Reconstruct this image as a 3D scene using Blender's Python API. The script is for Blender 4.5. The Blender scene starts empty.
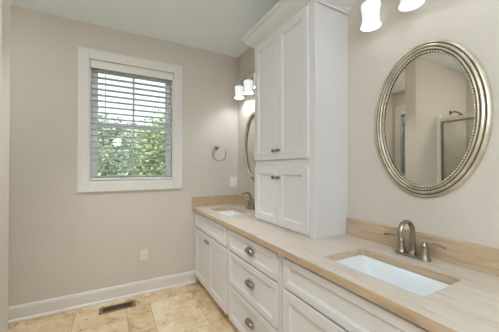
import bpy, bmesh, math, random
from mathutils import Vector, Matrix
from mathutils.geometry import tessellate_polygon
PI = math.pi
S = bpy.context.scene
COL = S.collection
R = math.radians

# ------------------------------------------------------------------ camera
cam_d = bpy.data.cameras.new('camera'); cam = bpy.data.objects.new('camera', cam_d); COL.objects.link(cam)
cam_d.sensor_fit = 'HORIZONTAL'; cam_d.sensor_width = 36.0; cam_d.lens = 253.875 / 499 * 36.0
cam_d.clip_start = 0.05; cam_d.clip_end = 200
cam.location = (-1.382, -2.826, 1.291)
cam.rotation_euler = (R(90 + 0.443), 0, R(-28.694))
S.camera = cam

# ------------------------------------------------------------------ world, exposure
W = bpy.data.worlds.new('sky'); S.world = W; W.use_nodes = True
nt = W.node_tree; nt.nodes.clear()
wo = nt.nodes.new('ShaderNodeOutputWorld'); bg = nt.nodes.new('ShaderNodeBackground')
tc = nt.nodes.new('ShaderNodeTexCoord'); nz = nt.nodes.new('ShaderNodeTexNoise'); cr = nt.nodes.new('ShaderNodeValToRGB')
nz.inputs['Scale'].default_value = 2.0; nz.inputs['Detail'].default_value = 4
cr.color_ramp.elements[0].position = .35; cr.color_ramp.elements[0].color = (.80, .89, 1, 1)
cr.color_ramp.elements[1].position = .65; cr.color_ramp.elements[1].color = (1, 1, 1, 1)
nt.links.new(tc.outputs['Generated'], nz.inputs['Vector']); nt.links.new(nz.outputs['Fac'], cr.inputs['Fac'])
nt.links.new(cr.outputs['Color'], bg.inputs['Color']); nt.links.new(bg.outputs[0], wo.inputs[0])
bg.inputs['Strength'].default_value = .95
sun_d = bpy.data.lights.new('sun', 'SUN'); sun_d.energy = 2.2; sun_d.angle = R(8); sun_d.color = (1, .98, .94)
sun = bpy.data.objects.new('sun', sun_d); COL.objects.link(sun); sun.rotation_euler = (R(48), 0, R(-20)); sun.location = (0, -6, 8)   # from behind the house
S.view_settings.view_transform = 'Standard'; S.view_settings.look = 'None'
S.view_settings.gamma = 1; S.view_settings.use_curve_mapping = False
S.view_settings.exposure = 0.84
S.cycles.max_bounces = 12; S.cycles.diffuse_bounces = 6; S.cycles.transparent_max_bounces = 16
S.cycles.caustics_reflective = False; S.cycles.caustics_refractive = False

CEIL = 2.659
# light powers (W)
BULB = .08          # each sconce bulb
FILL_GLOBE = 92.0        # unseen fill globe, added behind the viewer
SHADE_EM = 1.1

def area_light(name, loc, size, power, color=(1, 1, 1), rot=(0, 0, 0), parent=None, shape='DISK'):
    d = bpy.data.lights.new(name, 'AREA'); d.shape = shape; d.size = size; d.energy = power; d.color = color
    o = bpy.data.objects.new(name, d); COL.objects.link(o); o.location = loc; o.rotation_euler = rot
    if parent: o.parent = parent
    return o

# ------------------------------------------------------------------ materials
def mat(name, color, rough=.5, metal=0.0, spec=.5):
    m = bpy.data.materials.new(name); m.use_nodes = True
    b = m.node_tree.nodes['Principled BSDF']
    b.inputs['Base Color'].default_value = (*color, 1); b.inputs['Roughness'].default_value = rough
    b.inputs['Metallic'].default_value = metal; b.inputs['Specular IOR Level'].default_value = spec
    return m
def lin(r, g, b):
    f = lambda c: ((c/255+.055)/1.055)**2.4 if c > 10 else c/255/12.92
    return (f(r), f(g), f(b))
def noise_col(m, c1, c2, scale=4, detail=6, stretch=(1, 1, 1), p=(.35, .65), bump=0, bscale=80, rough=.6):
    t = m.node_tree; b = t.nodes['Principled BSDF']
    tc = t.nodes.new('ShaderNodeTexCoord'); mp = t.nodes.new('ShaderNodeMapping'); mp.inputs['Scale'].default_value = stretch
    n = t.nodes.new('ShaderNodeTexNoise'); n.inputs['Scale'].default_value = scale; n.inputs['Detail'].default_value = detail
    n.inputs['Roughness'].default_value = rough
    r = t.nodes.new('ShaderNodeValToRGB')
    r.color_ramp.elements[0].position = p[0]; r.color_ramp.elements[0].color = (*c1, 1)
    r.color_ramp.elements[1].position = p[1]; r.color_ramp.elements[1].color = (*c2, 1)
    t.links.new(tc.outputs['Object'], mp.inputs[0]); t.links.new(mp.outputs[0], n.inputs['Vector'])
    t.links.new(n.outputs['Fac'], r.inputs['Fac']); t.links.new(r.outputs['Color'], b.inputs['Base Color'])
    if bump:
        n2 = t.nodes.new('ShaderNodeTexNoise'); n2.inputs['Scale'].default_value = bscale; n2.inputs['Detail'].default_value = 3
        bp = t.nodes.new('ShaderNodeBump'); bp.inputs['Strength'].default_value = bump; bp.inputs['Distance'].default_value = .002
        t.links.new(mp.outputs[0], n2.inputs['Vector']); t.links.new(n2.outputs['Fac'], bp.inputs['Height'])
        t.links.new(bp.outputs[0], b.inputs['Normal'])
    return r

M = {}
M['wall'] = mat('greige wall paint', lin(196, 187, 172), .75, spec=.25)
noise_col(M['wall'], lin(207, 199, 187), lin(210, 202, 190), 3, bump=.12, bscale=180)
M['ceil'] = mat('ceiling paint', lin(242, 243, 242), .85, spec=.2)
noise_col(M['ceil'], lin(240, 247, 250), lin(242, 249, 252), 3, bump=.1, bscale=150)
M['trim'] = mat('white trim paint', lin(228, 224, 218), .4)
noise_col(M['trim'], lin(221, 217, 211), lin(223, 219, 214), 6)
M['cab'] = mat('white cabinet paint', lin(226, 221, 214), .42)
noise_col(M['cab'], lin(215, 212, 211), lin(218, 215, 214), 5)
M['dark'] = mat('dark recess', lin(60, 52, 44), .8)
M['nickel'] = mat('brushed nickel', lin(165, 155, 140), .32, 1.0)
noise_col(M['nickel'], lin(150, 141, 126), lin(176, 166, 151), 30, stretch=(1, 1, 6))
M['chrome'] = mat('satin chrome', lin(222, 220, 216), .28, .8)
M['satin'] = mat('white satin metal', lin(226, 222, 212), .3, .25)
M['brass'] = mat('aged bronze', lin(156, 132, 98), .35, 1.0)
M['bronze'] = mat('bronze register metal', lin(138, 120, 88), .5, .3)
M['louvre'] = mat('dark bronze louvre', lin(104, 86, 62), .5, .3)
M['ceramic'] = mat('white glazed ceramic', lin(224, 228, 230), .18)
M['plate'] = mat('almond plastic plate', lin(226, 218, 205), .35)
M['switch'] = mat('white plastic plate', lin(234, 230, 221), .35)
M['vinyl'] = mat('white vinyl sash', lin(240, 242, 240), .4)
M['slat'] = mat('white blind slat', lin(238, 240, 239), .45)
t_ = M['slat'].node_tree; out_ = t_.nodes['Material Output']; pb_ = t_.nodes['Principled BSDF']      # thin slats let a little daylight through
tl_ = t_.nodes.new('ShaderNodeBsdfTranslucent'); tl_.inputs[0].default_value = (.92, .95, .95, 1); mx_ = t_.nodes.new('ShaderNodeMixShader'); mx_.inputs[0].default_value = .6
t_.links.new(pb_.outputs[0], mx_.inputs[1]); t_.links.new(tl_.outputs[0], mx_.inputs[2]); t_.links.new(mx_.outputs[0], out_.inputs[0])
M['valance'] = mat('white blind valance', lin(226, 222, 214), .45)
M['cord'] = mat('blind cord', lin(205, 205, 198), .8)
M['tile'] = mat('shower wall tile', lin(222, 214, 200), .3)
M['mirror'] = mat('silvered glass', (.78, .745, .68), .0, 1.0)
M['rubber'] = mat('black rubber', lin(35, 33, 30), .6)

# champagne silver mirror frame with dark lines left in its grooves
M['frame'] = mat('antiqued champagne silver', lin(206, 196, 174), .34, .65)
noise_col(M['frame'], lin(178, 165, 140), lin(222, 214, 194), 14, detail=8, p=(.3, .7), bump=.3, bscale=70)
M['glaze'] = mat('dark antiquing glaze', lin(96, 80, 60), .55, .3)
M['bead'] = mat('antiqued silver beads', lin(222, 216, 202), .28, .5)

# stone countertop: veined, long grain along y
def stone(name, a, b, c):
    m = mat(name, a, .28); t = m.node_tree; bs = t.nodes['Principled BSDF']
    tc = t.nodes.new('ShaderNodeTexCoord'); mp = t.nodes.new('ShaderNodeMapping'); mp.inputs['Scale'].default_value = (1, .16, 1.6)
    n1 = t.nodes.new('ShaderNodeTexNoise'); n1.inputs['Scale'].default_value = 28; n1.inputs['Detail'].default_value = 9
    n1.inputs['Roughness'].default_value = .65; n1.inputs['Distortion'].default_value = .6
    r1 = t.nodes.new('ShaderNodeValToRGB')
    e = r1.color_ramp.elements
    e[0].position = .30; e[0].color = (*b, 1); e[1].position = .60; e[1].color = (*a, 1)
    k = e.new(.42); k.color = tuple((b[i]*.4+a[i]*.6) for i in range(3)) + (1,)
    n2 = t.nodes.new('ShaderNodeTexNoise'); n2.inputs['Scale'].default_value = 5; n2.inputs['Detail'].default_value = 6
    r2 = t.nodes.new('ShaderNodeValToRGB'); r2.color_ramp.elements[0].position = .52; r2.color_ramp.elements[0].color = (0, 0, 0, 1)
    r2.color_ramp.elements[1].position = .75; r2.color_ramp.elements[1].color = (1, 1, 1, 1)
    mx = t.nodes.new('ShaderNodeMix'); mx.data_type = 'RGBA'; mx.inputs[7].default_value = (*c, 1)
    L = t.links.new
    L(tc.outputs['Object'], mp.inputs[0]); L(mp.outputs[0], n1.inputs['Vector']); L(mp.outputs[0], n2.inputs['Vector'])
    L(n1.outputs['Fac'], r1.inputs['Fac']); L(n2.outputs['Fac'], r2.inputs['Fac'])
    L(r1.outputs['Color'], mx.inputs[6]); L(r2.outputs['Color'], mx.inputs[0]); L(mx.outputs[2], bs.inputs['Base Color'])
    return m
M['stone'] = stone('cream veined limestone', lin(213, 201, 187), lin(186, 169, 149), lin(222, 212, 199))
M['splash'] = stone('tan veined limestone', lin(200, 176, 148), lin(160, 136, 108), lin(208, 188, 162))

# travertine: colour per tile from a face attribute, plus blotches and pits
def travertine():
    m = mat('travertine tile', (.6, .5, .35), .38); t = m.node_tree; bs = t.nodes['Principled BSDF']; L = t.links.new
    at = t.nodes.new('ShaderNodeAttribute'); at.attribute_name = 'tone'
    tc = t.nodes.new('ShaderNodeTexCoord')
    n1 = t.nodes.new('ShaderNodeTexNoise'); n1.inputs['Scale'].default_value = 6.0; n1.inputs['Detail'].default_value = 9; n1.inputs['Roughness'].default_value = .68
    n1.inputs['Distortion'].default_value = .8
    ad = t.nodes.new('ShaderNodeMath'); ad.operation = 'ADD'
    ad2 = t.nodes.new('ShaderNodeVectorMath'); ad2.operation = 'ADD'
    r = t.nodes.new('ShaderNodeValToRGB'); e = r.color_ramp.elements
    e[0].position = .34; e[0].color = (*lin(168, 130, 88), 1)
    e[1].position = .78; e[1].color = (*lin(240, 224, 194), 1)
    k = e.new(.48); k.color = (*lin(214, 186, 146), 1); k = e.new(.64); k.color = (*lin(228, 207, 174), 1)
    L(tc.outputs['Object'], ad2.inputs[0]); L(at.outputs['Vector'], ad2.inputs[1]); L(ad2.outputs[0], n1.inputs['Vector'])
    sc = t.nodes.new('ShaderNodeMath'); sc.operation = 'MULTIPLY_ADD'; sc.inputs[1].default_value = .20; sc.inputs[2].default_value = -.08
    L(at.outputs['Fac'], sc.inputs[0]); L(n1.outputs['Fac'], ad.inputs[0]); L(sc.outputs[0], ad.inputs[1]); L(ad.outputs[0], r.inputs['Fac'])
    n2 = t.nodes.new('ShaderNodeTexNoise'); n2.inputs['Scale'].default_value = 26; n2.inputs['Detail'].default_value = 5
    r2 = t.nodes.new('ShaderNodeValToRGB'); r2.color_ramp.elements[0].position = .30; r2.color_ramp.elements[0].color = (1, 1, 1, 1)
    r2.color_ramp.elements[1].position = .37; r2.color_ramp.elements[1].color = (0, 0, 0, 1)
    L(tc.outputs['Object'], n2.inputs['Vector']); L(n2.outputs['Fac'], r2.inputs['Fac'])
    mx = t.nodes.new('ShaderNodeMix'); mx.data_type = 'RGBA'; mx.inputs[7].default_value = (*lin(140, 106, 72), 1)
    L(r2.outputs['Color'], mx.inputs[0]); L(r.outputs['Color'], mx.inputs[6]); L(mx.outputs[2], bs.inputs['Base Color'])
    return m
M['trav'] = travertine()
M['grout'] = mat('sand grout', lin(184, 160, 124), .8)

def emis(name, color, strength):
    m = bpy.data.materials.new(name); m.use_nodes = True; b = m.node_tree.nodes['Principled BSDF']
    b.inputs['Base Color'].default_value = (.5, .5, .5, 1); b.inputs['Emission Color'].default_value = (*color, 1)
    b.inputs['Emission Strength'].default_value = strength; b.inputs['Roughness'].default_value = .3
    return m
M['shade'] = emis('lit opal glass shade', (.96, .985, 1), .36)
M['bulb'] = emis('lit bulb', (.96, .985, 1), SHADE_EM)
M['globe'] = emis('opal fill globe', (.76, .885, 1), FILL_GLOBE)
M['lens'] = emis('recessed fill lamp lens', (.95, .98, 1), 1.2)

def pane_mat(name, tint=(1, 1, 1), f=.06):
    m = bpy.data.materials.new(name); m.use_nodes = True; t = m.node_tree; t.nodes.clear()
    o = t.nodes.new('ShaderNodeOutputMaterial'); tr = t.nodes.new('ShaderNodeBsdfTransparent'); gl = t.nodes.new('ShaderNodeBsdfGlossy')
    mx = t.nodes.new('ShaderNodeMixShader'); fr = t.nodes.new('ShaderNodeFresnel'); fr.inputs['IOR'].default_value = 1.5
    tr.inputs[0].default_value = (*tint, 1); gl.inputs['Roughness'].default_value = .01
    t.links.new(fr.outputs[0], mx.inputs[0]); t.links.new(tr.outputs[0], mx.inputs[1]); t.links.new(gl.outputs[0], mx.inputs[2])
    t.links.new(mx.outputs[0], o.inputs[0]); return m
M['glass'] = pane_mat('window glass', (.96, .98, .97)); M['shglass'] = pane_mat('shower glass', (.95, .965, .95))

def leafm(name, a, b):
    m = mat(name, a, .6, spec=.3); t = m.node_tree; bs = t.nodes['Principled BSDF']
    oi = t.nodes.new('ShaderNodeNewGeometry'); r = t.nodes.new('ShaderNodeValToRGB')
    r.color_ramp.elements[0].color = (*a, 1); r.color_ramp.elements[1].color = (*b, 1)
    t.links.new(oi.outputs['Random Per Island'], r.inputs['Fac']); t.links.new(r.outputs['Color'], bs.inputs['Base Color'])
    return m
M['leaf'] = leafm('green leaves', lin(122, 142, 112), lin(208, 218, 160))
M['leaf_dark'] = leafm('dark green leaves', lin(120, 138, 130), lin(184, 200, 182))
M['leaf_grey'] = leafm('grey green leaves', lin(108, 128, 116), lin(198, 212, 176))
M['leaf_pale'] = leafm('pale green leaves', lin(130, 152, 138), lin(196, 212, 190))
M['bark'] = mat('tree bark', lin(98, 84, 70), .9)
M['lawn'] = mat('lawn grass', lin(96, 120, 66), .9)
noise_col(M['lawn'], lin(80, 104, 56), lin(120, 142, 80), 8)

# ------------------------------------------------------------------ mesh helpers
def wloc(o):
    v = Vector((0, 0, 0))
    while o is not None: v += o.location; o = o.parent
    return v
class MB:
    def __init__(s): s.b = bmesh.new()
    def box(s, x0, x1, y0, y1, z0, z1):
        x0, x1 = sorted((x0, x1)); y0, y1 = sorted((y0, y1)); z0, z1 = sorted((z0, z1))
        v = [s.b.verts.new(p) for p in ((x0,y0,z0),(x1,y0,z0),(x1,y1,z0),(x0,y1,z0),(x0,y0,z1),(x1,y0,z1),(x1,y1,z1),(x0,y1,z1))]
        for f in ((3,2,1,0),(4,5,6,7),(0,1,5,4),(1,2,6,5),(2,3,7,6),(3,0,4,7)): s.b.faces.new([v[i] for i in f])
        return s
    def rings(s, rings, cap0=True, cap1=True, closed=True):
        vs = [[s.b.verts.new(p) for p in r] for r in rings]
        n = len(vs[0])
        for a, c in zip(vs, vs[1:]):
            for i in range(n if closed else n-1):
                j = (i+1) % n
                s.b.faces.new((a[i], a[j], c[j], c[i]))
        if cap0: s.b.faces.new(list(reversed(vs[0])))
        if cap1: s.b.faces.new(vs[-1])
        return s
    def lathe(s, prof, c, axis='z', n=32, cap0=False, cap1=False, sy=1.0):
        rs = []
        for r, h in prof:
            ring = []
            for i in range(n):
                a = 2*PI*i/n; u, w = r*math.cos(a), r*math.sin(a)*sy
                p = {'z': (u, w, h), 'x': (h, u, w), 'y': (w, h, u)}[axis]
                ring.append((c[0]+p[0], c[1]+p[1], c[2]+p[2]))
            rs.append(ring)
        return s.rings(rs, cap0, cap1)
    def tube(s, pts, rad, n=12, closed=False, flat=None):
        pts = [Vector(p) for p in pts]; N = len(pts)
        rad = rad if isinstance(rad, (list, tuple)) else [rad]*N
        rs = []; up = None
        for i, p in enumerate(pts):
            if closed: d = (pts[(i+1) % N] - pts[i-1])
            else: d = pts[min(i+1, N-1)] - pts[max(i-1, 0)]
            d.normalize()
            if up is None:
                up = Vector((0, 0, 1)) if abs(d.z) < .9 else Vector((0, 1, 0))
            up = (up - d*up.dot(d)).normalized(); side = d.cross(up)
            k = flat or (1, 1)
            rs.append([p + (up*math.cos(2*PI*j/n)*k[0] + side*math.sin(2*PI*j/n)*k[1])*rad[i] for j in range(n)])
        if closed: rs.append(rs[0]); 
        if closed:
            vs = [[s.b.verts.new(q) for q in r] for r in rs[:-1]]
            for a in range(N):
                A, C = vs[a], vs[(a+1) % N]
                for j in range(n): s.b.faces.new((A[j], A[(j+1) % n], C[(j+1) % n], C[j]))
            return s
        return s.rings(rs)
    def sphere(s, c, r, u=12, v=8, sc=(1, 1, 1)):
        bmesh.ops.create_uvsphere(s.b, u_segments=u, v_segments=v, radius=r, matrix=Matrix.Translation(c) @ Matrix.Diagonal((*sc, 1)))
        return s
    def build(s, name, m, parent=None, smooth=False, bevel=0, loc=None, seg=2):
        bmesh.ops.recalc_face_normals(s.b, faces=s.b.faces)
        if parent is not None: off = wloc(parent)
        else: off = Vector(loc) if loc else Vector((0, 0, 0))
        if off.length: bmesh.ops.translate(s.b, vec=-off, verts=s.b.verts)
        me = bpy.data.meshes.new(name); s.b.to_mesh(me); s.b.free()
        if isinstance(m, str): m = M[m]
        me.materials.append(m)
        if smooth:
            me.polygons.foreach_set('use_smooth', [True]*len(me.polygons))
            try: me.set_sharp_from_angle(angle=R(38))
            except Exception: pass
        o = bpy.data.objects.new(name, me); COL.objects.link(o)
        if parent is not None: o.parent = parent
        elif loc: o.location = loc
        if bevel:
            b = o.modifiers.new('bevel', 'BEVEL'); b.width = bevel; b.segments = seg; b.limit_method = 'ANGLE'; b.angle_limit = R(40)
        return o
def tag(o, label, cat, group=None, kind=None):
    if label: o['label'] = label
    if cat: o['category'] = cat
    if group: o['group'] = group
    if kind: o['kind'] = kind
    return o
def thing(name, label, cat, loc=(0, 0, 0), group=None, kind=None):
    o = bpy.data.objects.new(name, None); COL.objects.link(o); o.location = loc; o.empty_display_size = .05
    return tag(o, label, cat, group, kind)
def struct(o, label=None, cat=None): return tag(o, label, cat, kind='structure')
def copy_tree(o, parent=None):
    c = o.copy(); COL.objects.link(c)
    if parent is not None: c.parent = parent
    for ch in list(o.children): copy_tree(ch, c)
    return c
def shaker(mb, y0, y1, z0, z1, xf, th=.016, w=.055, dep=.0105):
    """raised frame and recessed centre panel, front facing -x at xf"""
    def r(i, x): return [(x, y0+i, z0+i), (x, y1-i, z0+i), (x, y1-i, z1-i), (x, y0+i, z1-i)]
    e = .0025
    mb.rings([r(0, xf+th), r(0, xf+e), r(e, xf), r(w, xf), r(w+.002, xf+.0045), r(w+.008, xf+.006), r(w+.010, xf+dep)])
    return mb

# ------------------------------------------------------------------ room shell
XL = -3.18; YF = -4.3; TH = .14
PX, PY0, PY1 = -1.868, -1.104, -.975         # partition wall end and faces
WX0, WX1, WZ0, WZ1 = -1.56, -.783, 1.157, 2.321
def holed_wall(name, axis, at, th, a0, a1, z0, z1, hole):
    """wall slab with one rectangular opening; axis 'y' means plane y=at, thickness outward th"""
    h0, h1, hz0, hz1 = hole; mb = MB()
    def bx(u0, u1, w0, w1):
        if axis == 'y': mb.box(u0, u1, at, at+th, w0, w1)
        else: mb.box(at, at+th, u0, u1, w0, w1)
    bx(a0, h0, z0, z1); bx(h1, a1, z0, z1); bx(h0, h1, z0, hz0); bx(h0, h1, hz1, z1)
    return struct(mb.build(name, 'wall'))
holed_wall('wall_back', 'y', 0, TH, XL-TH, TH, 0, CEIL, (WX0, WX1, WZ0, WZ1))
struct(MB().box(0, TH, YF, 0, 0, CEIL).build('wall_right', 'wall'))
W2Y0, W2Y1 = -.92, -.15
holed_wall('wall_left', 'x', XL, -TH, YF, 0, 0, CEIL, (W2Y0, W2Y1, WZ0, WZ1))
struct(MB().box(XL-TH, TH, YF-TH, YF, 0, CEIL).build('wall_front', 'wall'))
struct(MB().box(XL, PX, PY0, PY1, 0, CEIL).build('wall_partition', 'wall', bevel=.004))
struct(MB().box(XL, -2.33, -2.52, -2.40, 0, CEIL).build('wall_shower', 'wall'))
struct(MB().box(XL-TH, TH, YF-TH, TH, CEIL, CEIL+.1).build('ceiling', 'ceil'))
# tiled floor: one mesh, an irregular pattern of cells 0.2 m wide
def make_floor():
    rnd = random.Random(11); u = .2
    ox, oy = -3.25, .19                       # grid origin so that joints fall at x=-1.65+k*.2, y=-.21-k*.2
    nx, ny = 18, 24
    used = [[0]*ny for _ in range(nx)]; tiles = []
    def put(i, j, w, h, tone):
        for a in range(w):
            for c in range(h): used[i+a][j+c] = 1
        tiles.append((i, j, w, h, tone))
    def free(i, j, w, h):
        return i+w <= nx and j+h <= ny and all(not used[i+a][j+c] for a in range(w) for c in range(h))
    # tiles seen in front of the window wall (i = (x-ox)/u, j counts toward the camera)
    put(11, 2, 2, 3, .95); put(13, 2, 2, 3, .40); put(10, 2, 1, 2, .35); put(8, 3, 2, 2, .55); put(8, 1, 2, 2, .75)
    put(6, 0, 2, 3, .45); put(10, 0, 3, 2, .42); put(13, 0, 3, 2, .25); put(6, 3, 2, 2, .7); put(10, 4, 1, 1, .6)
    sizes = [(3, 2), (2, 3), (2, 2), (2, 1), (1, 2), (1, 1)]
    for j in range(ny):
        for i in range(nx):
            if used[i][j]: continue
            opts = [s for s in sizes if free(i, j, *s)]
            s = rnd.choice(opts[:3]) if len(opts) > 2 else opts[0]
            put(i, j, s[0], s[1], rnd.uniform(.2, .85))
    mb = MB(); b = mb.b; g = .0022; tones = []
    for (i, j, w, h, tn) in tiles:
        x0, x1 = ox+i*u+g, ox+(i+w)*u-g; y1, y0 = oy-j*u-g, oy-(j+h)*u+g
        x0, x1 = max(x0, XL-.05), min(x1, .05); y0, y1 = max(y0, YF-.05), min(y1, .05)
        if x1-x0 < .01 or y1-y0 < .01: continue
        n0 = len(b.faces)
        mb.rings([[(x0, y0, -.004), (x1, y0, -.004), (x1, y1, -.004), (x0, y1, -.004)],
                  [(x0, y0, -.001), (x1, y0, -.001), (x1, y1, -.001), (x0, y1, -.001)],
                  [(x0+.001, y0+.001, 0), (x1-.001, y0+.001, 0), (x1-.001, y1-.001, 0), (x0+.001, y1-.001, 0)]], cap0=False)
        tones += [tn]*(len(b.faces)-n0)
    n0 = len(b.faces)
    mb.box(XL-.05, .05, YF-.05, .05, -.1, -.0025); tones += [-1]*(len(b.faces)-n0)
    me = bpy.data.meshes.new('floor'); b.to_mesh(me); b.free()
    me.materials.append(M['trav']); me.materials.append(M['grout'])
    at = me.attributes.new('tone', 'FLOAT', 'FACE')
    for k, t in enumerate(tones):
        at.data[k].value = max(t, 0); me.polygons[k].material_index = 1 if t < 0 else 0
    o = bpy.data.objects.new('floor', me); COL.objects.link(o); struct(o)
make_floor()

# baseboards
def baseboard(name, p0, p1, nrm):
    """profile swept from p0 to p1; nrm points into the room"""
    prof = [(0, 0), (.026, 0), (.026, .012), (.021, .022), (.015, .027), (.015, .112), (.011, .122), (.011, .128), (.006, .134), (0, .134)]
    r = lambda p: [(p[0]+nrm[0]*a, p[1]+nrm[1]*a, z) for a, z in prof]
    return struct(MB().rings([r(p0), r(p1)]).build(name, 'trim'))
baseboard('baseboard_back', (XL, 0), (-.53, 0), (0, -1))
baseboard('baseboard_left', (XL, 0), (XL, PY1), (1, 0))
baseboard('baseboard_partition', (XL, PY1), (PX, PY1), (0, 1))
baseboard('baseboard_front', (XL, YF), (-1.2, YF), (0, 1))
baseboard('baseboard_right', (0, YF), (0, -2.66), (-1, 0))

# windows ------------------------------------------------------------------
def window(name, T):
    """T maps (u along wall, d depth outwards, z) to world; u runs 0..w"""
    w = WX1-WX0; z0, z1 = WZ0, WZ1
    def bx(mb, u0, u1, d0, d1, a, b_):
        p = T(u0, d0, a); q = T(u1, d1, b_); mb.box(p[0], q[0], p[1], q[1], a, b_); return mb
    root = thing(name, None, None, T(w/2, 0, z0), kind='structure')
    c = MB(); cw = .093; d = .019
    bx(c, -cw, 0, -d, .0, z0-cw, z1+cw); bx(c, w, w+cw, -d, 0, z0-cw, z1+cw)
    bx(c, 0, w, -d, 0, z1, z1+cw); bx(c, 0, w, -d, 0, z0-cw, z0)
    c.build('casing', 'trim', root, bevel=.003)
    j = MB(); bx(j, -.0, .012, 0, .10, z0, z1); bx(j, w-.012, w, 0, .10, z0, z1); bx(j, .012, w-.012, 0, .10, z1-.012, z1); bx(j, .012, w-.012, 0, .10, z0, z0+.012)
    j.build('jamb', 'trim', root)
    zm = 1.722
    for nm, a, b_, dd in (('upper_sash', zm-.02, z1-.012, .096), ('lower_sash', z0+.012, zm+.02, .068)):
        s = MB(); fw = .055
        bx(s, .012, .012+fw, dd, dd+.026, a, b_); bx(s, w-.012-fw, w-.012, dd, dd+.026, a, b_)
        bx(s, .012+fw, w-.012-fw, dd, dd+.026, a, a+(.045)); bx(s, .012+fw, w-.012-fw, dd, dd+.026, b_-.045, b_)
        so = s.build(nm, 'vinyl', root, bevel=.003)
        bx(MB(), w/2-.009, w/2+.009, dd+.004, dd+.022, a+.045, b_-.045).build('muntin', 'vinyl', so)
        bx(MB(), .012+fw, w-.012-fw, dd+.012, dd+.014, a+.045, b_-.045).build('pane', 'glass', so)
    lk = MB(); bx(lk, w/2-.03, w/2+.03,   .064, .070, zm+.02, zm+.034); lk.build('sash_lock', 'vinyl', root, bevel=.002)
    return root
def blind(T, label, loc):
    w = WX1-WX0; z0, z1 = WZ0, WZ1
    def bx(mb, u0, u1, d0, d1, a, b_):
        p = T(u0, d0, a); q = T(u1, d1, b_); mb.box(p[0], q[0], p[1], q[1], a, b_); return mb
    root = thing('window_blind', label, 'blind', loc)
    v = MB(); e = .014
    bx(v, e-.004, w-e+.004, -.016, -.008, z1-.082, z1-.006)
    bx(v, e-.004, w-e+.004, -.019, -.008, z1-.020, z1-.009); bx(v, e-.004, w-e+.004, -.019, -.008, z1-.082, z1-.074)
    v.build('valance', 'valance', root, bevel=.002)
    bx(MB(), e, w-e, -.002, .046, z1-.062, z1-.014).build('head_rail', 'slat', root)
    sl = MB(); n = 19; zt = z1-.098; zb = z0+.056; tilt = R(3)
    for i in range(n):
        z = zt + (zb-zt)*i/(n-1); prof = []
        for t_ in (-1, -.5, 0, .5, 1):
            prof.append((.0305*t_*math.cos(tilt), z - .0305*t_*math.sin(tilt) + .002*(1-t_*t_)))
        ring = prof + [(a, b_-.0028) for a, b_ in reversed(prof)]
        sl.rings([[T(e, .028+a, b_) for a, b_ in ring], [T(w-e, .028+a, b_) for a, b_ in ring]])
    sl.build('slats', 'slat', root)
    bx(MB(), e, w-e, -.004, .048, z0+.016, z0+.038).build('bottom_rail', 'valance', root, bevel=.003)
    cd = MB()
    for f in (.13, .5, .87):
        for dd in (-.0045, .0605):
            cd.tube([T(w*f, dd, z1-.06), T(w*f, dd, z0+.03)], .0011, 5)
    cd.build('ladder_cord', 'cord', root)
    wd = MB(); wd.tube([T(w*.17, -.012, z1-.08), T(w*.17, -.013, z0+.62)], .0035, 8)
    wd.build('tilt_wand', 'cord', root)
    return root
T1 = lambda u, d, z: (WX0+u, d, z)
window('window_1', T1)
blind(T1, 'white horizontal slat blind in the framed window beside the bare wall and outlet', (-1.17, 0, WZ0+.016))
T2 = lambda u, d, z: (XL-d, W2Y0+u, z)
window('window_2', T2)
blind(T2, 'white horizontal slat blind seen only as reflection in the nearer oval mirror', (XL, (W2Y0+W2Y1)/2, WZ0+.016))

# door in the wall behind the viewer
dr = thing('door_1', None, None, (-.75, YF, 0), kind='structure')
c = MB(); c.box(-1.2, -1.11, YF, YF+.019, 0, 2.13).box(-.34, -.25, YF, YF+.019, 0, 2.13).box(-1.11, -.34, YF, YF+.019, 2.04, 2.13)
c.build('casing', 'trim', dr, bevel=.003)
d = MB(); d.box(-1.105, -.345, YF+.001, YF+.012, .008, 2.035)
for z0, z1 in ((.15, .95), (1.07, 1.92)):
    for x0, x1 in ((-1.01, -.76), (-.69, -.44)):
        d.rings([[(x0+i, YF+y, z0+i), (x1-i, YF+y, z0+i), (x1-i, YF+y, z1-i), (x0+i, YF+y, z1-i)] for i, y in ((0, .012), (.012, .018), (.03, .014))], cap0=False)
dl = d.build('door_leaf', 'trim', dr)
MB().lathe([(0, .012), (.028, .012), (.028, .018), (.01, .022), (.01, .045), (.027, .055), (.03, .07), (.02, .082), (0, .085)], (-1.04, YF, .95), 'y', 20).build('door_knob', 'nickel', dl, smooth=True)

# ------------------------------------------------------------------ vanity cabinets
XF, XB = -.548, -.532       # face of doors, face frame plane
ZT, CT = .856, .038
ZC = ZT-CT
def carcass(root, y0, y1, openings):
    """case with toe recess; the frame fronts a box"""
    m = MB(); g = .0008
    top = ZC-.001
    m.box(XB, XB+.019, y0+g, y0+.042, .085, top).box(XB, XB+.019, y1-.032, y1-g, .085, top)        # stiles
    m.box(XB, XB+.019, y0+.042, y1-.032, .785, top).box(XB, XB+.019, y0+.042, y1-.032, .085, .100)  # rails
    m.box(-.014, -.002, y0+g, y1-g, .085, top)
    m.box(XB+.019, -.014, y0+g, y0+.018, .085, top).box(XB+.019, -.014, y1-.018, y1-g, .085, top).box(XB+.019, -.014, y0+.018, y1-.018, .085, .100)
    m.box(-.455, -.002, y0+g, y1-g, .0, .085)
    return m.build('case', 'cab', root)
def knob(root, p, sc=1.0, m='nickel'):
    prof = [(0, 0), (.008, 0), (.008, -.002), (.0045, -.005), (.0045, -.012), (.011, -.016), (.0145, -.021), (.0135, -.026), (.007, -.029), (0, -.0295)]
    return MB().lathe([(r*sc, h*sc) for r, h in prof], p, 'x', 16).build('knob', m, root, smooth=True)
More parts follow.
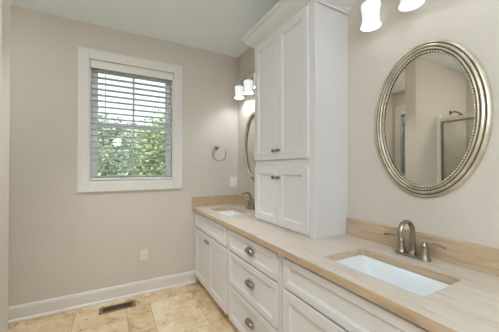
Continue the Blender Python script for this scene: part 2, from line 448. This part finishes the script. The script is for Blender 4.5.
def cup_pull(root, p):
    """half-dome bin pull on an oval flange, facing -x"""
    x, y, z = p; m = MB(); n = 28; W_, H_ = .054, .026
    el = lambda s, dx: [(x-dx, y+math.cos(2*PI*i/n)*W_*s, z+math.sin(2*PI*i/n)*H_*s) for i in range(n)]
    m.rings([el(1.0, 0), el(1.0, .002), el(.94, .0035), el(.80, .0035), el(.76, .001)], cap0=True, cap1=True)
    # dome: upper shell bulging outward, open below
    rs = []
    for k in range(9):
        t = k/8*PI*.62                        # from the top flange outward and down
        rr = []
        for i in range(17):
            a = PI*i/16
            Y = math.cos(a)*W_*.86; prof = math.sin(a)**.6
            rr.append((x-.003-.023*math.sin(t)*prof, y+Y, z+(H_*.84*math.cos(t)+.001)*prof))
        rs.append(rr)
    m.rings(rs, False, False, closed=False)
    o = m.build('cup_pull', 'nickel', root, smooth=True)
    sd = o.modifiers.new('thickness', 'SOLIDIFY'); sd.thickness = .0012
    return o
def sink_cabinet(y0, y1, label, right_end=False):
    root = thing('sink_cabinet', label, 'cabinet', (-.28, (y0+y1)/2, 0))
    carcass(root, y0, y1, 'sink')
    yc = (y0+y1)/2; a, b_ = y0+.038, y1-.028
    shaker(MB(), a, b_, .639, .799, XF, w=.036).build('false_drawer_front', 'cab', root)
    shaker(MB(), a, yc-.002, .088, .628, XF, w=.056).build('door', 'cab', root)
    shaker(MB(), yc+.002, b_, .088, .628, XF, w=.056).build('door', 'cab', root)
    ds = [o for o in root.children if o.name.startswith('door')]
    knob(ds[0], (XF, yc-.032, .575), .95); knob(ds[1], (XF, yc+.032, .575), .95)
    return root
sink_cabinet(-.931, -.003, 'white two-door vanity cabinet under the far sink, against the window wall')
dc = thing('drawer_cabinet', 'white vanity cabinet with three drawers and nickel cup pulls, between the sink cabinets', 'cabinet', (-.28, -1.29, 0))
carcass(dc, -1.655, -.932, None)
for a, b_, w, zp in ((.639, .799, .036, .722), (.368, .628, .040, .500), (.088, .357, .040, .232)):
    dw = shaker(MB(), -1.618, -.952, a, b_, XF, w=w).build('drawer', 'cab', dc)
    cup_pull(dw, (XF, -1.305, zp))
sink_cabinet(-2.62, -1.656, 'white vanity cabinet under the near sink, cropped by the bottom edge of the photo')

# countertop with two sink openings
def rrect(x0, x1, y0, y1, r, n=6):
    P = []
    for cx, cy, a0 in ((x1-r, y1-r, 0), (x0+r, y1-r, 90), (x0+r, y0+r, 180), (x1-r, y0+r, 270)):
        for i in range(n+1):
            a = R(a0+90*i/n); P.append((cx+r*math.cos(a), cy+r*math.sin(a)))
    return P
CY0, CY1 = -2.64, -.001
SX0, SX1 = -.457, -.177
holes = [rrect(SX0, SX1, -.692, -.238, .018), rrect(SX0, SX1, -2.353, -1.901, .018)]
def counter():
    outer = [(-.570, CY0), (-.001, CY0), (-.001, CY1), (-.570, CY1)]
    loops = [outer]+holes; mb = MB(); b = mb.b
    flat = [p for l in loops for p in l]
    tris = tessellate_polygon([[Vector((p[0], p[1], 0)) for p in l] for l in loops])
    lo = [b.verts.new((x, y, ZC)) for x, y in flat]; hi = [b.verts.new((x, y, ZT)) for x, y in flat]
    for t in tris:
        for vs in (lo, hi):
            try: b.faces.new([vs[i] for i in t])
            except ValueError: pass
    k = 0
    for l in loops:
        n = len(l)
        for i in range(n):
            j = (i+1) % n; b.faces.new((lo[k+i], lo[k+j], hi[k+j], hi[k+i]))
        k += n
    bmesh.ops.dissolve_limit(b, angle_limit=R(1), verts=b.verts, edges=b.edges)
    b.normal_update()
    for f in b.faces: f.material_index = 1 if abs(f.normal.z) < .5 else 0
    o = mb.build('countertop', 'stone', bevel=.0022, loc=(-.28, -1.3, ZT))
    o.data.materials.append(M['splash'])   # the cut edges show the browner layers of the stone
    return tag(o, 'long cream veined stone countertop with two rectangular sink openings on the white cabinets', 'countertop')
counter()
# backsplashes
ST = .021; ZB = .964
def splash(label, *b_):
    c = ((b_[0]+b_[1])/2, (b_[2]+b_[3])/2, ZT)
    return tag(MB().box(*b_).build('backsplash', 'splash', bevel=.002, loc=c), label, 'backsplash')
splash('tan stone backsplash running behind the near faucet to the right edge of the photo', -ST, -.001, CY0, -1.670, ZT+.0005, ZB)
splash('tan stone backsplash on the mirror wall behind the far faucet', -ST, -.001, -.947, -.0225, ZT+.0005, ZB)
splash('short tan stone side splash under the switch plate on the window wall', -.570, -.001, -.0215, -.001, ZT+.0005, ZB)

# sinks
def sink(cy, label):
    root = thing('undermount_sink', label, 'sink', (-.317, cy, ZC-.14))
    y0, y1 = cy-.226, cy+.226; m = MB()
    def rr(i, z, r): return [(x, y, z) for x, y in rrect(SX0+i, SX1-i, y0+i, y1-i, r)]
    def sl(ix, iy, z, r): return [(x, y, z) for x, y in rrect(SX0+ix, SX1-ix, y0+iy, y1-iy, r)]
    z = ZC-.001
    m.rings([rr(-.022, z-.012, .03), rr(-.022, z, .03), rr(-.003, z, .018), rr(.003, z-.004, .018), sl(.020, .055, z-.060, .022), sl(.036, .105, z-.112, .020),
             sl(.046, .120, z-.120, .020), sl(.11, .19, z-.130, .015), sl(.124, .21, z-.133, .010)], cap0=False)
    # outside of the bowl
    m.rings([rr(-.022, z-.012, .03), sl(-.004, .012, z-.07, .035), sl(.02, .07, z-.13, .04), sl(.06, .12, z-.146, .03)], cap0=False)
    m.build('basin', 'ceramic', root, smooth=True)
    MB().lathe([(0, .004), (.012, .004), (.014, .0065), (.021, .006), (.023, .001), (.023, 0)], (-.317, cy, z-.1335), 'z', 24).build('drain', 'nickel', root, smooth=True)
    return root
sink(-2.127, 'white rectangular undermount sink in front of the near faucet')
sink(-.465, 'white rectangular undermount sink in front of the far faucet, past the tower')

# faucets: small two-handle faucet with an arched spout
def faucet(loc, label):
    root = thing('faucet', label, 'faucet', loc)
    X, Y, Z = loc
    P = [(x, y, 0) for x, y in rrect(-.026, .026, -.082, .082, .0255, 8)]
    m = MB(); m.rings([[(X+x*s, Y+y*t, Z+h) for x, y, _ in P] for s, t, h in ((1, 1, 0), (1, 1, .006), (.93, .97, .010), (.7, .9, .012))])
    m.build('base_plate', 'nickel', root, smooth=True)
    # arched spout, broad ribbon in section
    pts = []; rad = []
    n = 26
    for i in range(n+1):
        t = i/n
        if t < .35:
            s = t/.35; p = (.004-.004*s, 0, .010+.115*s); r = .0175-.0065*s**.6
        else:
            s = (t-.35)/.65; a = PI*1.02*s
            p = (-.052+.052*math.cos(a), 0, .125+.050*math.sin(a) - .022*max(0, s-.75)*4*.6); r = .0112-.0008*s
        pts.append((X+p[0], Y+p[1], Z+p[2])); rad.append(r)
    MB().tube(pts, rad, 14, flat=(1.12, .9)).build('spout', 'nickel', root, smooth=True)
    MB().lathe([(.0195, 0.009), (.0195, .014), (.0165, .017), (.0175, .021), (.0145, .028)], (X, Y, Z), 'z', 24).build('spout_collar', 'nickel', root, smooth=True)
    for s in (-1, 1):
        y = Y+s*.055
        h = MB().lathe([(0, .007), (.0235, .007), (.024, .012), (.021, .017), (.0190, .030), (.0155, .047), (.0135, .058), (.0160, .062), (.0160, .068), (.0115, .075), (.0075, .083), (0, .086)],
                       (X, y, Z), 'z', 24).build('handle', 'nickel', root, smooth=True)
        lv = []; lr = []
        for i in range(12):
            t = i/11
            lv.append((X-.004*t, y+s*(.002+.084*t), Z+.076+.010*math.sin(t*PI*.9)-.001*t)); lr.append(.0050+.0026*t)
        MB().tube(lv, lr, 10, flat=(.7, 1.25)).build('lever', 'nickel', h, smooth=True)
    return root
f1 = faucet((-.078, -2.112, ZT+.0003), 'brushed nickel two-handle arched faucet under the large oval mirror')
f2 = copy_tree(f1); f2.location = (-.078, -.462, ZT+.0003)
f2['label'] = 'brushed nickel two-handle arched faucet at the far sink near the window wall'

# ------------------------------------------------------------------ linen tower standing on the counter
TY0, TY1, TD = -1.668, -.949, .293
tw = thing('linen_tower', 'tall white four-door cabinet tower with crown moulding standing on the countertop', 'cabinet', (-.147, -1.3, ZT+.0005))
m = MB()
m.box(-TD+.018, -.0015, TY0+.004, TY1-.004, ZT+.0006, 2.40)
m.build('case', 'cab', tw)
m = MB(); x0, x1 = -TD, -TD+.019
m.box(x0, x1, TY0, TY0+.055, ZT+.0006, 2.40).box(x0, x1, TY1-.03, TY1, ZT+.0006, 2.40)
for z0, z1 in ((ZT+.0006, .885), (1.29, 1.365), (2.31, 2.40)): m.box(x0, x1, TY0+.055, TY1-.03, z0, z1)
m.build('face_frame', 'cab', tw, bevel=.0015)
TF = -TD-.0165
for z0, z1, zk in ((1.353, 2.305, 1.420), (.874, 1.299, 1.221)):
    for a, b_, s in ((-1.615, -1.2910, 1), (-1.2890, -.957, -1)):
        dd = shaker(MB(), a, b_, z0, z1, TF, w=.054).build('door', 'cab', tw)
        knob(dd, (TF, (b_-.030) if s == 1 else (a+.030), zk), 1.0, 'brass')
# crown moulding on three sides
def crown():
    prof = [(0, 2.306), (.008, 2.306), (.010, 2.318), (.018, 2.325), (.026, 2.332), (.040, 2.343), (.056, 2.360), (.068, 2.378), (.076, 2.390), (.086, 2.393), (.092, 2.402), (.096, 2.404), (.096, 2.416), (0, 2.416)]
    m = MB(); rs = []
    for st in range(4):
        r = []
        for p, z in prof:
            r.append([( -.0015, TY0-p, z), (-TD-p, TY0-p, z), (-TD-p, TY1+p, z), (-.0015, TY1+p, z)][st])
        rs.append(r)
    m.rings(rs); m.box(-TD+.001, -.0015, TY0+.001, TY1-.001, 2.395, 2.415)
    return m.build('crown_moulding', 'cab', tw)
crown()

# ------------------------------------------------------------------ oval mirrors
def mirror(cy, cz, label):
    root = thing('oval_mirror', label, 'mirror', (0, cy, cz))
    A, B = .263, .3885          # outer half width and height
    n = 96
    def e(ins, x): return [(x, cy+(A-ins)*math.cos(2*PI*i/n), cz+(B-ins)*math.sin(2*PI*i/n)) for i in range(n)]
    prof = [(0, -.001), (0, -.010), (.003, -.015), (.009, -.0205), (.013, -.0215), (.015, -.0185), (.018, -.0185), (.021, -.025), (.027, -.028), (.0315, -.026),
            (.033, -.0225), (.036, -.0225), (.038, -.0265), (.042, -.028), (.0455, -.0255), (.047, -.020), (.0495, -.018), (.052, -.013), (.055, -.012)]
    m = MB(); m.rings([e(i, x) for i, x in prof]+[e(.055, -.004), e(.055, -.001)], cap0=False, cap1=False)
    fr = m.build('frame', 'frame', root, smooth=True)
    # glaze left in the grooves
    g = MB()
    for i0, x in ((.0165, -.0190), (.0345, -.0230), (.0485, -.0195)):
        g.tube([Vector(p) for p in e(i0, x)], .0021, 6, closed=True)
    g.build('groove_glaze', 'glaze', fr, smooth=True)
    MB().tube([Vector(p) for p in e(.0535, -.0105)], .0034, 6, closed=True).build('bead_groove', 'glaze', fr, smooth=True)
    bd = MB(); nb = 128; pos = []
    # even spacing along the ellipse
    a_, b_ = A-.0535, B-.0535; N = 2400; acc = [0]; last = None; pp = []
    for i in range(N+1):
        t = 2*PI*i/N; q = Vector((0, a_*math.cos(t), b_*math.sin(t)))
        if last is not None: acc.append(acc[-1]+(q-last).length)
        last = q; pp.append(q)
    k = 0
    for j in range(nb):
        s = acc[-1]*j/nb
        while acc[k] < s: k += 1
        bd.sphere((-.0155, cy+pp[k].y, cz+pp[k].z), .0054, 10, 6)
    bd.build('beading', 'bead', root, smooth=True)
    gl = MB(); gl.rings([e(.0535, -.0040), e(.0540, -.0068), e(.060, -.0075)], cap0=True, cap1=True)
    gl.build('mirror_glass', 'mirror', root)
    return root
m1 = mirror(-2.131, 1.5315, 'large oval silver-framed mirror with beaded inner edge above the near faucet')
m2 = copy_tree(m1); m2.location = (0, -.452, 1.5315)
m2['label'] = 'oval silver-framed mirror half hidden behind the white cabinet tower'

# ------------------------------------------------------------------ vanity lights
def bulb_light(parent, p):
    d = bpy.data.lights.new('bulb_light', 'POINT'); d.energy = BULB; d.color = (.84, .93, 1); d.shadow_soft_size = .018
    o = bpy.data.objects.new('bulb_light', d); COL.objects.link(o); o.parent = parent
    o.location = Vector(p)-wloc(parent); return o
def vanity_light(cy, label):
    zb = 2.315; root = thing('vanity_light', label, 'wall lamp', (0, cy, zb))
    m = MB(); P = rrect(-.30, .30, -.03, .03, .029, 8)
    m.rings([[(x, cy+u*s, zb+v*s2) for u, v in P] for x, s, s2 in ((-.001, 1, 1), (-.014, 1, 1), (-.020, .985, .86), (-.022, .95, .6))])
    m.build('back_plate', 'chrome', root, smooth=True)
    SX = -.100; zt = 2.216; zl = 2.084
    for k in (-1, 0, 1):
        y = cy+k*.2185
        pts = []
        for i in range(17):
            t = i/16; a = PI*t
            pts.append((SX/2-.004+(-(SX)/2)*math.cos(a)*(1) - 0, y, zb-.0+.028*math.sin(a) - (.055*t if t > .5 else .055*t*t*2)))
        MB().tube(pts, .0062, 10).build('arm', 'chrome', root, smooth=True)
        MB().lathe([(.0, zt+.042), (.012, zt+.042), (.018, zt+.030), (.020, zt+.012), (.030, zt+.006), (.031, zt), (.0, zt)], (SX-.004, y, 0), 'z', 24).build('shade_holder', 'chrome', root, smooth=True)
        prof = [(.024, zt), (.042, zt-.001), (.050, zt-.006), (.0505, zt-.018), (.0465, zt-.045), (.0440, zt-.07), (.0445, zt-.095), (.0480, zt-.113), (.0530, zt-.126), (.0545, zl), (.0525, zl),
                (.0460, zt-.113), (.0422, zt-.095), (.0418, zt-.07), (.044, zt-.045), (.0485, zt-.018), (.045, zt-.008), (.024, zt-.004)]
        sh = MB().lathe(prof, (SX-.004, y, 0), 'z', 40).build('glass_shade', 'shade', root, smooth=True)
        bo = MB().lathe([(0, zl+.056), (.010, zl+.058), (.018, zl+.066), (.020, zl+.078), (.017, zl+.092), (.012, zl+.105), (.013, zt), (0, zt)], (SX-.004, y, 0), 'z', 20).build('bulb', 'bulb', sh, smooth=True)
        bulb_light(sh, (SX-.004, y, zl+.035))
    return root
v1 = vanity_light(-2.127, 'chrome vanity light with flared glass shades at the top edge over the large mirror')
v2 = copy_tree(v1); v2.location = (0, -.465, 2.315)
for shd in [c for c in v2.children if c.name.startswith('glass_shade')]:      # brighter bulbs in the far fixture
    for c in shd.children:
        if c.type == 'LIGHT': c.data = c.data.copy(); c.data.energy = 1.9
v2['label'] = 'chrome vanity light with flared glass shades left of the white cabinet tower'

# unseen recessed lamps, added to fill the room with light
def can(x, y, power, label, proto=[None]):
    if proto[0] is None:
        root = thing('recessed_fill_light', label, 'added fill lamp', (x, y, CEIL))
        MB().lathe([(.088, 0), (.088, -.003), (.082, -.006), (.070, -.005), (.068, .0)], (x, y, CEIL), 'z', 36, False, False).build('trim_ring', 'trim', root, smooth=True)
        MB().lathe([(0, -.0022), (.068, -.0022), (.068, -.0005), (0, -.0005)], (x, y, CEIL), 'z', 32).build('lens', 'lens', root)
        area_light('fill_area_light', (0, 0, -.012), .13, power, (.92, .965, 1), parent=root)
        proto[0] = root
    else:
        root = copy_tree(proto[0]); root.location = (x, y, CEIL); root['label'] = label
        for ch in root.children:
            if ch.type == 'LIGHT': ch.data = ch.data.copy(); ch.data.energy = power
    return root
can(-2.35, -3.3, 8, 'unseen recessed fill lamp added behind the viewer, nearer the shower')
can(-2.70, -.82, 4, 'unseen recessed fill lamp added in the alcove behind the partition wall')
dl = can(-1.30, -.95, 1.0, 'unseen recessed fill lamp added over the floor in front of the window')
d = bpy.data.lights.new('floor_fill_beam', 'SPOT'); d.energy = 34; d.spot_size = R(84); d.spot_blend = .7; d.shadow_soft_size = .05; d.color = (.93, .97, 1)  # spot added to brighten the floor, baseboard and lower cabinets
o = bpy.data.objects.new('floor_fill_beam', d); COL.objects.link(o); o.parent = dl; o.location = (0, 0, -.02)
can(-2.85, -2.15, 6, 'unseen recessed fill lamp added above the shower')

# unseen globe added behind the viewer as the main fill light
gl = thing('fill_globe_lamp', 'unseen opal globe pendant added behind the viewer for fill light', 'added fill lamp', (-1.25, -3.45, CEIL))
MB().lathe([(0, -.001), (.075, -.001), (.075, -.012), (.05, -.025), (.012, -.032), (.008, -.72), (0, -.72)], (-1.25, -3.45, CEIL), 'z', 28).build('canopy', 'chrome', gl, smooth=True)
MB().sphere((-1.25, -3.45, CEIL-.79), .085, 32, 20).build('globe', 'globe', gl, smooth=True)

# ------------------------------------------------------------------ small wall fittings
def towel_ring():
    c = (-.292, 0, 1.505)
    root = thing('towel_ring', 'nickel open towel ring on the window wall above the switch plate', 'towel ring', (-.285, 0, 1.53))
    MB().lathe([(0, 0), (.026, 0), (.026, -.005), (.020, -.009), (.013, -.013), (.011, -.030), (.015, -.038), (.016, -.048), (.010, -.054), (0, -.055)], (-.285, -.0005, 1.53), 'y', 24).build('mounting_post', 'nickel', root, smooth=True)
    pts = []; cx, cz, r = -.264, 1.460, .084
    pts.append((-.285, -.044, 1.53)); pts.append((-.290, -.046, 1.520))
    for i in range(33):
        a = R(125+(360+22-125)*i/32); pts.append((cx+r*math.cos(a), -.046, cz+r*math.sin(a)))
    MB().tube(pts, .0045, 10).build('ring', 'nickel', root, smooth=True)
towel_ring()
def plate(root, cx, cz, w, h, m):
    P = rrect(-w/2, w/2, -h/2, h/2, .005, 4)
    MB().rings([[(cx+u*s, -.0005-d, cz+v*s) for u, v in P] for d, s in ((0, 1), (.003, 1), (.006, .95))]).build('cover_plate', m, root)
ot = thing('wall_outlet', 'almond duplex outlet low on the wall below the window', 'outlet', (-1.079, 0, .392))
plate(ot, -1.079, .392, .074, .118, 'plate')
for dz in (-.021, .021):
    P = rrect(-.017, .017, -.0135, .0135, .011, 5)
    rc = MB().rings([[(-1.079+u*s, -d, .392+dz+v*s) for u, v in P] for d, s in ((.006, 1), (.0082, 1), (.0088, .94))]).build('receptacle', 'switch', ot)
    sl = MB(); sl.box(-1.0865, -1.0850, -.0094, -.0085, .392+dz-.002, .392+dz+.006).box(-1.073, -1.0715, -.0094, -.0085, .392+dz-.002, .392+dz+.006)
    sl.build('slot', 'rubber', rc)
MB().lathe([(0, -.0085), (.003, -.008), (.0035, -.006), (0, -.006)], (-1.079, 0, .392), 'y', 12).build('screw', 'nickel', ot)
sw = thing('light_switch', 'white double rocker switch plate on the window wall over the far counter corner', 'switch', (-.062, 0, 1.118))
plate(sw, -.062, 1.118, .090, .122, 'switch')
for dx in (-.021, .021):
    r = MB(); x = -.062+dx
    r.rings([[(x-.014, -.006, 1.088), (x+.014, -.006, 1.088), (x+.014, -.006, 1.148), (x-.014, -.006, 1.148)],
             [(x-.014, -.0115, 1.088), (x+.014, -.0115, 1.088), (x+.014, -.0075, 1.148), (x-.014, -.0075, 1.148)]])
    r.build('rocker', 'switch', sw)

# floor register
fr = thing('floor_register', 'bronze metal floor vent with dark louvres beside the baseboard', 'floor vent', (-1.315, -.170, 0))
x0, x1, y0, y1 = -1.468, -1.168, -.232, -.108
m = MB(); h = .005
def rg(i, z, iy=None): iy = i if iy is None else iy; return [(x0+i, y0+iy, z), (x1-i, y0+iy, z), (x1-i, y1-iy, z), (x0+i, y1-iy, z)]
m.rings([rg(0, .0003), rg(.001, .003), rg(.006, h), rg(.026, h, .022), rg(.027, .0006, .023)], cap0=False, cap1=False)
m.build('vent_frame', 'bronze', fr)
MB().rings([rg(.027, .0004, .023), rg(.027, .0009, .023)]).build('damper', 'rubber', fr)
m = MB(); n = 12
for i in range(n):
    x = x0+.030+(x1-x0-.060)*i/(n-1)
    m.box(x-.0032, x+.0032, y0+.023, y1-.023, .001, .0045)
m.box(x0+.027, x1-.027, (y0+y1)/2-.002, (y0+y1)/2+.002, .001, .0044)
m.build('louvres', 'louvre', fr)

# ------------------------------------------------------------------ shower seen in the mirror
SXF = -2.345
sh = thing('shower_enclosure', 'framed glass shower enclosure reflected in the lower right of the large mirror', 'shower', (SXF, -1.75, 0))
MB().box(SXF-.035, SXF+.035, -2.398, PY0-.002, .001, .09).build('curb', 'ceramic', sh, bevel=.006)
MB().box(SXF-.018, SXF+.018, PY0-.048, PY0-.002, .091, 1.965).build('wall_jamb', 'vinyl', sh, bevel=.004)
MB().box(SXF-.02, SXF+.02, PY0-.049, -2.398, 1.885, 1.925).build('header_rail', 'satin', sh, bevel=.004)
MB().box(SXF-.015, SXF+.015, PY0-.049, -2.398, .091, .115).build('bottom_rail', 'chrome', sh, bevel=.003)
d = MB(); ya, yb = PY0-.055, -1.75
d.box(SXF-.010, SXF+.010, ya-.022, ya, .118, 1.882).box(SXF-.010, SXF+.010, yb, yb+.022, .118, 1.882).box(SXF-.010, SXF+.010, yb+.022, ya-.022, 1.862, 1.882).box(SXF-.010, SXF+.010, yb+.022, ya-.022, .118, .138)
df = d.build('door_frame', 'nickel', sh)
MB().box(SXF-.003, SXF+.003, yb+.022, ya-.022, .138, 1.862).build('door_pane', 'shglass', df)
MB().box(SXF-.003, SXF+.003, -2.396, yb-.004, .116, 1.884).build('fixed_pane', 'shglass', sh)
MB().tube([(SXF+.012, -1.68, .95), (SXF+.05, -1.68, .96), (SXF+.05, -1.68, 1.18), (SXF+.012, -1.68, 1.19)], .006, 8).build('pull_handle', 'nickel', df, smooth=True)
hd = thing('wall_shower', 'bronze shower arm and head on the tan wall, reflected in the large mirror', 'shower head', (-2.70, PY0, 2.045))
MB().lathe([(0, -.001), (.030, -.001), (.028, -.008), (.012, -.012), (0, -.012)], (-2.70, PY0, 2.045), 'y', 20).build('flange', 'brass', hd, smooth=True)
MB().tube([(-2.70, PY0-.01, 2.045), (-2.70, PY0-.05, 2.05), (-2.70, PY0-.09, 2.035), (-2.70, PY0-.115, 2.01)], .009, 10).build('arm', 'brass', hd, smooth=True)
MB().lathe([(0, .022), (.012, .02), (.016, .008), (.042, -.012), (.046, -.024), (.0, -.024)], (-2.70, PY0-.122, 1.995), 'z', 24).build('head', 'brass', hd, smooth=True)
t = MB(); t.box(XL+.0005, XL+.010, -2.3995, PY0-.0125, 0.0005, 2.10)
tag(t.build('shower_tile', 'tile', loc=(XL+.0005, -1.75, 0)), 'pale tile panel lining the shower behind its glass, seen in the mirror', 'tile panel')

# ------------------------------------------------------------------ garden outside
struct(MB().box(-30, 30, TH+.3, 50, -1.1, -.5).build('lawn', 'lawn'))
struct(MB().box(-30, XL-TH-.3, -30, TH+.3, -1.1, -.5).build('lawn', 'lawn'))
def tree(x, y, h, r, n, lm, label, seed, size=.10, cz=None, squash=1.1):
    rnd = random.Random(seed)
    root = thing('tree', label, 'tree', (x, y, -.5), 'trees outside the window')
    m = MB(); zc = cz if cz is not None else h-r*squash
    m.tube([(x, y, -.5), (x+.05, y, zc*.4), (x-.04, y+.03, zc), (x, y, h-r*.5)], [.14, .11, .08, .03], 8)
    for k in range(7):
        a = k*2.4; z = zc-.5*r+k*.16*r
        m.tube([(x, y, z-.3), (x+math.cos(a)*r*.4, y+math.sin(a)*r*.4, z), (x+math.cos(a)*r*.75, y+math.sin(a)*r*.75, z+.35*r)], [.045, .03, .01], 6)
    m.build('trunk', 'bark', root)
    f = MB(); b = f.b
    cl = [(Vector((rnd.gauss(0, 1), rnd.gauss(0, 1), rnd.gauss(0, 1))).normalized()*r*rnd.uniform(.45, .85)) for _ in range(34)]
    for _ in range(n):
        c = rnd.choice(cl); v = c + Vector((rnd.gauss(0, 1), rnd.gauss(0, 1), rnd.gauss(0, 1)))*r*.17
        p = Vector((x+v.x, y+v.y, zc+v.z*squash)); s = size*rnd.uniform(.6, 1.3)
        q = Vector((rnd.gauss(0, 1), rnd.gauss(0, 1), rnd.gauss(0, .7))).normalized(); w = q.cross(Vector((rnd.gauss(0, 1), rnd.gauss(0, 1), rnd.gauss(0, 1)))).normalized()
        vs = [b.verts.new(p+o_) for o_ in (q*s, w*s*.45+q*s*.2, -q*s*.9, -w*s*.45+q*s*.2)]
        b.faces.new(vs)
    me = bpy.data.meshes.new('foliage'); 
    bmesh.ops.translate(b, vec=-wloc(root), verts=b.verts); b.to_mesh(me); b.free(); me.materials.append(M[lm])
    o = bpy.data.objects.new('foliage', me); COL.objects.link(o); o.parent = root
    return root
tree(-1.85, 4.3, 2.62, 1.12, 13000, 'leaf_grey', 'leafy green tree outside, filling the lower left of the window', 1, .055, squash=1.0)
tree(.50, 6.7, 3.0, 1.45, 14000, 'leaf', 'yellow-green tree outside, filling the lower right of the window', 2, .07, squash=1.0)
tree(-1.3, 9.9, 3.3, 1.75, 9000, 'leaf_dark', 'dark green tree standing in the gap behind the two nearer trees outside', 3, .09, squash=1.0)
tree(2.55, 11.6, 5.4, 2.0, 5000, 'leaf_pale', 'taller pale tree rising behind the right half of the window', 4, .09)
tree(-5.6, 10.6, 3.6, 2.0, 2600, 'leaf_dark', 'distant dark tree seen behind the left edge of the window', 5, .13)
